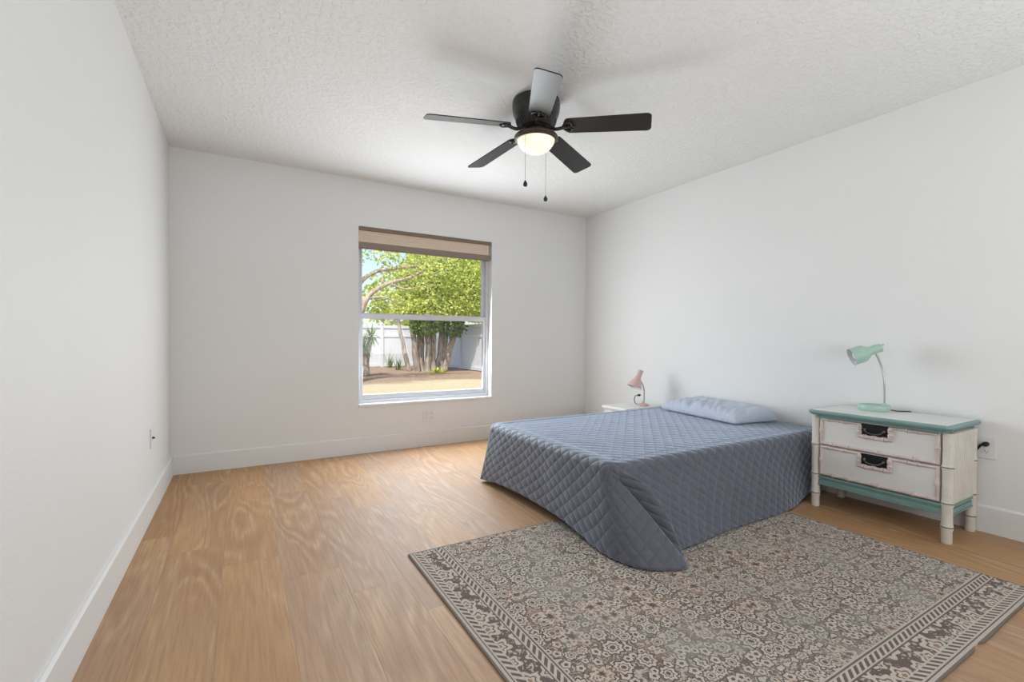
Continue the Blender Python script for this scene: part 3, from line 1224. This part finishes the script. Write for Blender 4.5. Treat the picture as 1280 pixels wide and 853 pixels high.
def drawer(z0, z1):
    y0, y1 = YA + 0.028, YB - 0.028
    xf = XF - 0.012
    dr = build('drawer', B(lb(xf, XF + 0.010, y0, y1, z0, z1)), 'drawer', ns, bevel=0.002)
    bm = bmesh.new()
    r = 0.0085
    xr = xf - 0.001
    a = lambda y, z: (xr - ox, y - oy, z)
    ym = (y0 + y1) / 2
    rod(bm, a(y0 + r, z0 + r), a(y1 - r, z0 + r), r, (0.18, 0.46, 0.73, 0.88))
    rod(bm, a(y0 + r, z0 + r), a(y0 + r, z1 - r), r, (0.5,))
    rod(bm, a(y1 - r, z0 + r), a(y1 - r, z1 - r), r, (0.5,))
    rod(bm, a(y0 + r, z1 - r), a(ym - 0.078, z1 - r), r, (0.4, 0.62))
    rod(bm, a(ym + 0.078, z1 - r), a(y1 - r, z1 - r), r, (0.36, 0.8))
    build('bamboo_frame', bm, 'bamboo', dr, smooth=60)
    bm = bmesh.new()
    pz0 = z1 - 0.086
    rod(bm, a(ym - 0.074, pz0 + r), a(ym - 0.074, z1 - 0.004), 0.0095, (0.3, 0.7))
    rod(bm, a(ym + 0.074, pz0 + r), a(ym + 0.074, z1 - 0.004), 0.0095, (0.3, 0.7))
    rod(bm, a(ym - 0.084, pz0 + r), a(ym + 0.084, pz0 + r), 0.0095, (0.22, 0.5, 0.78))
    build('handle_frame', bm, 'bamboo', dr, smooth=60)
    hp = build('handle_plate', B(lb(xf - 0.004, xf + 0.002, ym - 0.064, ym + 0.064, pz0 + 0.018, z1 - 0.003)), 'plate', dr, bevel=0.001)
    bm = bmesh.new()
    zc = z1 - 0.034
    tube(bm, catmull([(xf - 0.004 - ox, ym - 0.046 - oy, zc), (xf - 0.015 - ox, ym - 0.044 - oy, zc - 0.004), (xf - 0.017 - ox, ym - 0.026 - oy, zc - 0.017),
                      (xf - 0.018 - ox, ym - oy, zc - 0.020), (xf - 0.017 - ox, ym + 0.026 - oy, zc - 0.017), (xf - 0.015 - ox, ym + 0.044 - oy, zc - 0.004), (xf - 0.004 - ox, ym + 0.046 - oy, zc)], 6), 0.0034, 8)
    for sy in (-0.046, 0.046):
        lathe(bm, [(0.007, 0), (0.006, 0.004), (0, 0.006)], (xf - 0.004 - ox, ym + sy - oy, zc), (-1, 0, 0), 12, False)
    build('bail_pull', bm, 'bail', hp, smooth=60)


drawer(0.392, 0.556)
drawer(0.204, 0.385)

# ------------------------------------------------------------------ white side table behind the bed
st = thing('side_table', 'white low side table behind the bed holding the pink lamp', 'side table', (3.19, 3.215, 0))
TZ = 0.412
build('tabletop', B((-0.235, 0.245, -0.165, 0.165, TZ - 0.028, TZ)), 'table', st, bevel=0.006, bseg=3, smooth=50)
build('cabinet', B((-0.215, 0.225, -0.150, 0.150, TZ - 0.24, TZ - 0.028)), 'table', st, bevel=0.003)
for lx in (-0.195, 0.195):
    for ly in (-0.13, 0.13):
        build('leg', B((lx - 0.018, lx + 0.018, ly - 0.018, ly + 0.018, 0, TZ - 0.028)), 'table', st, bevel=0.004)

# ------------------------------------------------------------------ lamps


def shade_mesh(bm, back, mouth, prof):
    d = Vector(mouth) - Vector(back)
    Ln = d.length
    lathe(bm, [(r, f * Ln) for r, f in prof], back, d, 36, cap=False)


# mint lamp on the nightstand
LX, LY, LZ = 3.335, 1.335, HT + 0.0015
lp = thing('desk_lamp', 'mint green gooseneck lamp on the nightstand top', 'lamp', (LX, LY, LZ))
bm = bmesh.new()
lathe(bm, [(0.078, 0), (0.081, 0.004), (0.081, 0.030), (0.079, 0.034), (0.074, 0.034), (0.0725, 0.028), (0.060, 0.0275), (0, 0.0275)], n=48, cap=False)
lathe(bm, [(0.011, 0.027), (0.011, 0.046), (0.008, 0.050)], (0, -0.052, 0), n=16)
build('base', bm, 'mint', lp, smooth=40)
bm = bmesh.new()
neck = catmull([(0, -0.052, 0.045), (0, -0.052, 0.110), (-0.002, -0.049, 0.185), (-0.002, -0.040, 0.250), (0.000, -0.020, 0.310), (-0.004, -0.004, 0.352)], 8)
tube(bm, neck, 0.0052, 10)
build('gooseneck', bm, 'chrome', lp, smooth=180)
back, mouth = Vector((0.018, -0.024, 0.384)), Vector((-0.084, 0.088, 0.322))
bm = bmesh.new()
shade_mesh(bm, back, mouth, [(0, -0.01), (0.020, -0.005), (0.026, 0.02), (0.0265, 0.36), (0.030, 0.42), (0.047, 0.56), (0.052, 0.64), (0.0535, 1.0), (0.0515, 1.0), (0.050, 0.66), (0.040, 0.56), (0, 0.50)])
shd = build('shade', bm, 'mint', lp, smooth=45)
bm = bmesh.new()
shade_mesh(bm, back, mouth, [(0.0512, 0.985), (0.0495, 0.66), (0.039, 0.57), (0.0, 0.52)])
ln_ = build('shade_lining', bm, 'shadein', shd, smooth=180)
bm = bmesh.new()
shade_mesh(bm, back, mouth, [(0.010, 0.52), (0.012, 0.62), (0.024, 0.76), (0.026, 0.84), (0.018, 0.93), (0, 0.96)])
build('bulb', bm, 'plastic', shd, smooth=180)
bm = bmesh.new()
ax = (back - mouth).normalized()
lathe(bm, [(0.005, 0), (0.006, 0.008), (0.004, 0.014), (0, 0.015)], back + ax * 0.001 + Vector((0, 0, 0.010)), ax + Vector((0, -0.2, 0.4)), 12, False)
build('switch_knob', bm, 'mint', shd, smooth=60)
OUTY, OUTZ = 0.868, 0.455
bm = bmesh.new()
pc = [(LX + 0.02, LY - 0.078, LZ + 0.010), (LX + 0.045, LY - 0.100, LZ + 0.0045), (3.420, 1.205, LZ + 0.004), (3.4445, 1.19, LZ - 0.002), (3.4535, 1.19, 0.56), (3.4535, 1.20, 0.35), (3.446, 1.19, 0.17),
      (3.36, 1.16, 0.095), (3.30, 1.08, 0.080), (3.37, 1.00, 0.105), (3.4415, 0.96, 0.16), (3.4535, 0.945, 0.28), (3.4535, 0.940, 0.38), (3.448, 0.912, 0.425), (3.434, 0.884, 0.470)]
tube(bm, [Vector(p) - Vector((LX, LY, LZ)) for p in catmull(pc, 7)], 0.0030, 8)
build('power_cord', bm, 'cord', lp, smooth=180)
bm = bmesh.new()
lathe(bm, [(0.006, 0), (0.0125, 0.004), (0.0135, 0.022), (0.012, 0.030), (0.006, 0.033)], (R - 0.006 - LX, OUTY - LY, OUTZ + 0.021 - LZ), (-1, 0, 0), 16)
tube(bm, [(R - 0.026 - LX, OUTY - 0.006 - LY, OUTZ + 0.021 - LZ), (R - 0.028 - LX, OUTY + 0.010 - LY, OUTZ + 0.020 - LZ), (3.434 - LX, 0.884 - LY, 0.470 - LZ), (3.443 - LX, 0.903 - LY, 0.440 - LZ)], [0.008, 0.0075, 0.006, 0.005], 8)
build('plug', bm, 'cord', lp, smooth=50)

# pink lamp on the side table
PX, PY, PZ = 3.262, 3.150, TZ
pk = thing('desk_lamp', 'pale pink gooseneck lamp on the white side table', 'lamp', (PX, PY, PZ))
bm = bmesh.new()
lathe(bm, [(0.052, 0), (0.056, 0.003), (0.056, 0.012), (0.048, 0.018), (0.018, 0.022), (0.010, 0.030), (0.008, 0.036)], n=36, cap=False)
build('base', bm, 'pink', pk, smooth=40)
bm = bmesh.new()
tube(bm, catmull([(0.012, 0.0, 0.030), (0.014, 0.0, 0.09), (0.012, 0, 0.150), (-0.004, 0.004, 0.200), (-0.024, 0.008, 0.232)], 7), 0.0055, 10)
build('gooseneck', bm, 'chrome', pk, smooth=180)
back, mouth = Vector((-0.020, 0.008, 0.330)), Vector((-0.092, 0.022, 0.176))
bm = bmesh.new()
shade_mesh(bm, back, mouth, [(0, -0.02), (0.020, -0.01), (0.024, 0.02), (0.0245, 0.40), (0.030, 0.46), (0.046, 0.66), (0.066, 0.95), (0.068, 1.0), (0.066, 1.0), (0.044, 0.67), (0.028, 0.48), (0, 0.44)])
shd = build('shade', bm, 'pink', pk, smooth=45)
bm = bmesh.new()
shade_mesh(bm, back, mouth, [(0.0655, 0.992), (0.0435, 0.68), (0.027, 0.49), (0, 0.46)])
build('shade_lining', bm, 'shadein', shd, smooth=180)
bm = bmesh.new()
shade_mesh(bm, back, mouth, [(0.010, 0.46), (0.012, 0.56), (0.024, 0.74), (0.025, 0.82), (0.016, 0.92), (0, 0.95)])
build('bulb', bm, 'plastic', shd, smooth=180)
bm = bmesh.new()
tube(bm, catmull([(-0.040, 0.030, 0.008), (-0.062, 0.042, 0.030), (-0.066, 0.046, 0.066), (-0.050, 0.042, 0.092), (-0.024, 0.036, 0.096)], 6), 0.0035, 8)
build('power_cord', bm, 'cord', pk, smooth=180)
bm = bmesh.new()
lathe(bm, [(0.005, 0), (0.010, 0.004), (0.011, 0.022), (0.009, 0.026)], (-0.030, 0.037, 0.096), (1, -0.2, 0.0), 14)
build('plug', bm, 'cord', pk, smooth=50)

# ------------------------------------------------------------------ wall plates


def outlet(name, label, loc, rz, w, kind):
    o = thing(name, label, 'outlet', loc, rz)
    # local: plate in the xz plane, facing -y
    bm = B((-w / 2, w / 2, -0.006, 0, -0.059, 0.059))
    plate = build('cover_plate', bm, 'plastic', o, bevel=0.003, bseg=3)
    if kind == 'coax':
        bm = bmesh.new()
        lathe(bm, [(0.0075, 0), (0.0075, 0.003), (0.005, 0.004), (0.005, 0.012), (0.002, 0.012)], (0, -0.006, 0), (0, -1, 0), 14)
        build('coax_jack', bm, 'slot', o, smooth=40)
    for sx in ([0] if w < 0.1 else [-0.023, 0.023]):
        if kind == 'coax':
            break
        for sz in (-0.021, 0.021):
            bm = bmesh.new()
            pts = []
            for k in range(24):
                a = 2 * PI * k / 24
                pts.append((sx + 0.0165 * math.cos(a), max(-0.0125, min(0.0125, 0.0165 * math.sin(a))) + sz))
            f0 = [bm.verts.new((p[0], -0.006, p[1])) for p in pts]
            f1 = [bm.verts.new((p[0], -0.0078, p[1])) for p in pts]
            bm.faces.new(f1)
            for k in range(24):
                bm.faces.new((f0[k], f0[(k + 1) % 24], f1[(k + 1) % 24], f1[k]))
            sk = build('socket', bm, 'plastic', o)
            bm = bmesh.new()
            box(bm, sx - 0.0074, sx - 0.0052, -0.0082, -0.0074, sz - 0.001, sz + 0.0075)
            box(bm, sx + 0.0052, sx + 0.0074, -0.0082, -0.0074, sz - 0.000, sz + 0.0065)
            lathe(bm, [(0.0024, 0), (0.0024, 0.0008)], (sx, -0.0074, sz - 0.0065), (0, -1, 0), 10)
            build('slots', bm, 'slot', sk)
    return o


outlet('wall_outlet', 'white wall outlet with a black plug in it, right of the nightstand', (R, OUTY, OUTZ), -PI / 2, 0.075, 'duplex')
outlet('wall_outlet', 'small white outlet low on the wall under the window', (1.560, D, 0.292), 0, 0.114, 'duplex')
outlet('cable_outlet', 'white plate with one dark jack low on the left wall', (L, 3.390, 0.440), PI / 2, 0.075, 'coax')

# ------------------------------------------------------------------ yard
GZ = -0.15
bm = bmesh.new()
N = 70
gg = []
for j in range(N + 1):
    row = []
    for i in range(N + 1):
        x = -14 + 44 * i / N
        y = D + WT + 0.01 + 40 * j / N
        near = min(1, max(0, (y - 6) / 4))
        row.append(bm.verts.new((x, y, GZ + near * 0.05 * noise.noise((x * 0.5, y * 0.5, 0)))))
    gg.append(row)
for j in range(N):
    for i in range(N):
        bm.faces.new((gg[j][i], gg[j][i + 1], gg[j + 1][i + 1], gg[j + 1][i]))
gr = struct('yard_ground', bm, 'ground', 'dry grass and brown mulch ground outside the window', 'ground', smooth=180)


def fence(name, label, p0, p1, seclen=2.4):
    p0, p1 = Vector(p0), Vector(p1)
    d = p1 - p0
    Ln = d.length
    f = thing(name, label, 'fence', (p0.x, p0.y, GZ), math.atan2(d.y, d.x), 'white fences around the yard')
    ns_ = max(1, round(Ln / seclen))
    sl = Ln / ns_
    Hf = 1.78
    for k in range(ns_ + 1):
        x = k * sl
        bm = B((x - 0.065, x + 0.065, -0.065, 0.065, -0.1, Hf + 0.05))
        lathe(bm, [(0.105, Hf + 0.05), (0.105, Hf + 0.07), (0.0, Hf + 0.13)], (x, 0, 0), n=4, cap=False)
        build('post', bm, 'fence', f, bevel=0.006)
    for k in range(ns_):
        x0_, x1_ = k * sl + 0.065, (k + 1) * sl - 0.065
        bm = bmesh.new()
        nb_ = 14
        for q in range(nb_):
            a0 = x0_ + (x1_ - x0_) * q / nb_
            a1 = x0_ + (x1_ - x0_) * (q + 1) / nb_ - 0.008
            box(bm, a0, a1, -0.012, 0.012, 0.06, Hf - 0.06)
        box(bm, x0_, x1_, -0.006, 0.006, 0.06, Hf - 0.06)
        pn = build('panel', bm, 'fence', f)
        build('rail', B((x0_, x1_, -0.045, 0.045, Hf - 0.12, Hf)), 'fence', pn, bevel=0.005)
        build('rail', B((x0_, x1_, -0.045, 0.045, 0.02, 0.15)), 'fence', pn, bevel=0.005)
        build('rail', B((x0_, x1_, -0.040, 0.040, Hf - 0.50, Hf - 0.41)), 'fence', pn, bevel=0.005)
    return f


fence('vinyl_fence', 'white panel fence across the back of the yard behind the tree trunks', (-2.0, 20.0, 0), (7.60, 20.0, 0))
fence('vinyl_fence', 'white panel fence along the right side of the yard', (7.75, 19.85, 0), (7.75, 10.2, 0))


def leaves(bm, centre, rad, n, size, rnd, droop=0.3, squash=1.0):
    for _ in range(n):
        while True:
            p = Vector((rnd.uniform(-1, 1), rnd.uniform(-1, 1), rnd.uniform(-1, 1)))
            if p.length < 1:
                break
        p = p.normalized() * (p.length ** 0.55)
        q = Vector(centre) + Vector((p.x * rad[0], p.y * rad[1], p.z * rad[2]))
        dirv = Vector((rnd.gauss(0, 1), rnd.gauss(0, 1), rnd.gauss(-droop, 0.7))).normalized()
        s, t = frame_axes(dirv)
        a = rnd.uniform(0, 2 * PI)
        w = (s * math.cos(a) + t * math.sin(a))
        ln = size * rnd.uniform(0.7, 1.5)
        wd = ln * rnd.uniform(0.22, 0.34) * squash
        nn = w.cross(dirv) * ln * 0.10
        v0 = bm.verts.new(q)
        v1 = bm.verts.new(q + dirv * ln * 0.5 + w * wd + nn)
        v2 = bm.verts.new(q + dirv * ln)
        v3 = bm.verts.new(q + dirv * ln * 0.5 - w * wd + nn)
        bm.faces.new((v0, v1, v2))
        bm.faces.new((v0, v2, v3))


def branch(bm, pts, r0, r1, n=9):
    path = catmull(pts, 6)
    m = len(path)
    path = [p + Vector((noise.noise(p * 2.3), noise.noise(p * 2.3 + Vector((5, 1, 2))), 0)) * 0.05 * (i > 0) for i, p in enumerate(path)]
    tube(bm, path, [r0 + (r1 - r0) * i / (m - 1) for i in range(m)], n)


rnd = random.Random(11)
# many-stemmed tree in the corner of the yard
TX, TY = 6.10, 16.6
tr = thing('multi_stem_tree', 'bushy green tree with many leaning grey stems in front of the white fence', 'tree', (TX, TY, GZ))
stems = [((-0.85, 0.0), (-1.20, 0.1, 2.1), 0.085), ((-0.58, -0.15), (-0.80, -0.2, 2.3), 0.115), ((-0.32, 0.1), (-0.42, 0.15, 2.5), 0.15), ((-0.10, -0.1), (-0.12, -0.2, 2.6), 0.12),
         ((0.10, 0.0), (0.18, 0.0, 2.6), 0.13), ((0.40, 0.1), (0.62, 0.1, 2.5), 0.115), ((0.62, -0.1), (1.35, -0.1, 2.4), 0.125), ((0.50, 0.0), (0.98, 0.3, 2.6), 0.09)]
for (bx, by), (tx, ty, tz), r in stems:
    bm = bmesh.new()
    mx_, my_ = bx + (tx - bx) * 0.42 + rnd.uniform(-.06, .06), by + (ty - by) * 0.45
    branch(bm, [(bx * 0.9, by, -0.05), (bx, by, 0.25), (mx_, my_, tz * 0.5), (tx, ty, tz)], r * 1.25, r * 0.7)
    build('stem', bm, 'bark', tr, smooth=180)
bm = bmesh.new()
for c, rad, n in (((0.55, -0.1, 3.55), (1.75, 1.4, 1.30), 4600), ((1.7, -0.7, 3.0), (1.5, 1.1, 1.15), 3000), ((-0.85, 0.0, 2.55), (0.6, 0.6, 0.6), 600), ((2.3, -0.3, 4.5), (1.8, 1.2, 1.3), 2200),
                  ((0.6, -0.6, 2.35), (1.7, 0.8, 0.45), 1300), ((0.9, 0.2, 5.2), (1.8, 1.3, 0.9), 1500)):
    leaves(bm, c, rad, int(n * 2.1), 0.105, rnd)
build('foliage', bm, 'leaf', tr, fixn=False)
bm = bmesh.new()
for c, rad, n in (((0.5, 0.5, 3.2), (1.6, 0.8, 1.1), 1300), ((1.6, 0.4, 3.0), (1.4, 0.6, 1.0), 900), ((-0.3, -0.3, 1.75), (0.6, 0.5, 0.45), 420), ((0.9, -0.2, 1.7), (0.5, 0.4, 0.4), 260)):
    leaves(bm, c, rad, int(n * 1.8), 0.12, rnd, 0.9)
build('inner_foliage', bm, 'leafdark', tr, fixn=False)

# arching tree at the left
AX, AY = 2.62, 13.2
at = thing('arching_tree', 'tree with pale bare limbs arching in from the left with sparse leaves', 'tree', (AX, AY, GZ))
bm = bmesh.new()
branch(bm, [(0, 0, -0.05), (0.05, 0, 0.9), (0.12, 0, 1.7), (0.35, 0, 2.35)], 0.17, 0.12)
build('trunk', bm, 'barkpale', at, smooth=180)
for pts, r0, r1 in (([(0.12, 0, 1.65), (0.38, -0.1, 2.30), (0.90, -0.1, 2.72), (1.55, 0, 2.95), (2.2, 0.1, 3.30)], 0.085, 0.035),
                    ([(0.02, 0.1, 1.9), (0.12, 0.0, 2.55), (0.55, 0.1, 3.02), (1.15, 0.1, 3.22), (1.9, 0.1, 3.35)], 0.075, 0.04),
                    ([(0.75, -0.1, 2.62), (0.85, 0, 2.95), (0.80, 0.05, 3.2)], 0.04, 0.02),
                    ([(0.40, -0.1, 2.3), (0.85, -0.2, 2.35), (1.3, -0.2, 2.15)], 0.04, 0.012),
                    ([(1.0, -0.1, 2.75), (1.45, -0.2, 2.62), (1.95, -0.2, 2.72)], 0.035, 0.012)):
    bm = bmesh.new()
    branch(bm, pts, r0, r1)
    build('branch', bm, 'barkpale', at, smooth=180)
bm = bmesh.new()
for c, rad, n in (((-0.2, 0, 3.4), (0.5, 0.5, 0.6), 420), ((0.6, 0.1, 3.6), (0.8, 0.5, 0.25), 420), ((1.6, 0.1, 3.5), (0.9, 0.5, 0.35), 520), ((1.9, 0, 2.9), (0.6, 0.4, 0.35), 260),
                  ((-0.05, 0.0, 2.0), (0.25, 0.3, 0.7), 240), ((1.2, -0.1, 2.2), (0.5, 0.3, 0.3), 160), ((2.4, 0.1, 3.6), (0.8, 0.5, 0.5), 420)):
    leaves(bm, c, rad, int(n * 0.6), 0.10, rnd)
build('foliage', bm, 'leaf', at, fixn=False)

# yucca at the left
yx, yy = 3.40, 15.2
yu = thing('yucca_plant', 'spiky yucca on a short brown trunk at the left edge of the window view', 'plant', (yx, yy, GZ))
for bx, tx, hh in ((-0.12, -0.05, 0.95), (0.05, 0.22, 1.25), (0.0, -0.25, 1.05)):
    bm = bmesh.new()
    branch(bm, [(bx, 0, -0.04), (bx + 0.02, 0, hh * 0.5), (tx, 0, hh)], 0.12, 0.08)
    build('trunk', bm, 'bark', yu, smooth=180)
bm = bmesh.new()
for cx, cz in ((0.22, 1.28), (-0.25, 1.1), (-0.05, 1.0)):
    for k in range(58):
        a = rnd.uniform(0, 2 * PI)
        el = rnd.uniform(-0.9, 1.2)
        ln = rnd.uniform(0.35, 0.6)
        d = Vector((math.cos(a) * math.cos(el), math.sin(a) * math.cos(el), math.sin(el)))
        s, t = frame_axes(d)
        p = Vector((cx, 0, cz))
        tip = p + d * ln + Vector((0, 0, -0.12 * math.cos(el)))
        mid = p + d * ln * 0.5
        w = 0.022
        v0, v1 = bm.verts.new(p + s * w), bm.verts.new(p - s * w)
        v2, v3 = bm.verts.new(mid - s * w), bm.verts.new(mid + s * w)
        v4 = bm.verts.new(tip)
        bm.faces.new((v0, v1, v2, v3))
        bm.faces.new((v3, v2, v4))
build('foliage', bm, 'leafdark', yu, fixn=False)


def weed(label, x, y, n, h, sp, mat='leaf'):
    bm = bmesh.new()
    for k in range(n):
        a = rnd.uniform(0, 2 * PI)
        el = rnd.uniform(0.5, 1.35)
        ln = h * rnd.uniform(0.6, 1.1)
        d = Vector((math.cos(a) * math.cos(el) * sp, math.sin(a) * math.cos(el) * sp, math.sin(el)))
        s, t = frame_axes(d)
        w = 0.03
        p = Vector((rnd.uniform(-.08, .08), rnd.uniform(-.08, .08), -0.06))
        v0, v1 = bm.verts.new(p + s * w * .4), bm.verts.new(p - s * w * .4)
        v2, v3 = bm.verts.new(p + d * ln * .55 - s * w), bm.verts.new(p + d * ln * .55 + s * w)
        v4 = bm.verts.new(p + d * ln + Vector((0, 0, -0.12 * ln)))
        bm.faces.new((v0, v1, v2, v3))
        bm.faces.new((v3, v2, v4))
    o = build('weed_plant', bm, mat, fixn=False)
    o.location = (x, y, GZ)
    tag(o, label, 'plant')


weed('low bright green weed at the foot of the tree stems', 6.05, 15.6, 60, 0.38, 1.5)
weed('thin upright weed between the yucca and the tree stems', 5.15, 17.4, 26, 0.75, 0.5, 'leafdark')
weed('small green seedling against the white back fence', 5.35, 19.3, 22, 1.1, 0.35, 'leafdark')

# hedge of distant trees beyond the fence
for lab, x, y, rad, n in (('pale green distant tree beyond the back fence at the left', 5.0, 27.5, (1.6, 1.2, 0.4), 700), ('green distant tree beyond the fence behind the tree stems', 9.0, 27.0, (3.0, 1.5, 2.2), 2200),
                          ('green distant tree beyond the fence at the right', 14.5, 25.0, (3.0, 1.5, 2.6), 2200)):
    dt = thing('distant_tree', lab, 'tree', (x, y, GZ), 0, 'trees beyond the fence')
    bm = bmesh.new()
    branch(bm, [(0, 0, -0.1), (0.1, 0, 1.0), (0, 0.1, 2.2)], 0.2, 0.1)
    build('trunk', bm, 'bark', dt, smooth=180)
    bm = bmesh.new()
    leaves(bm, (0, 0, 1.3 + rad[2]), rad, n, 0.3, rnd)
    build('foliage', bm, 'leaf', dt, fixn=False)
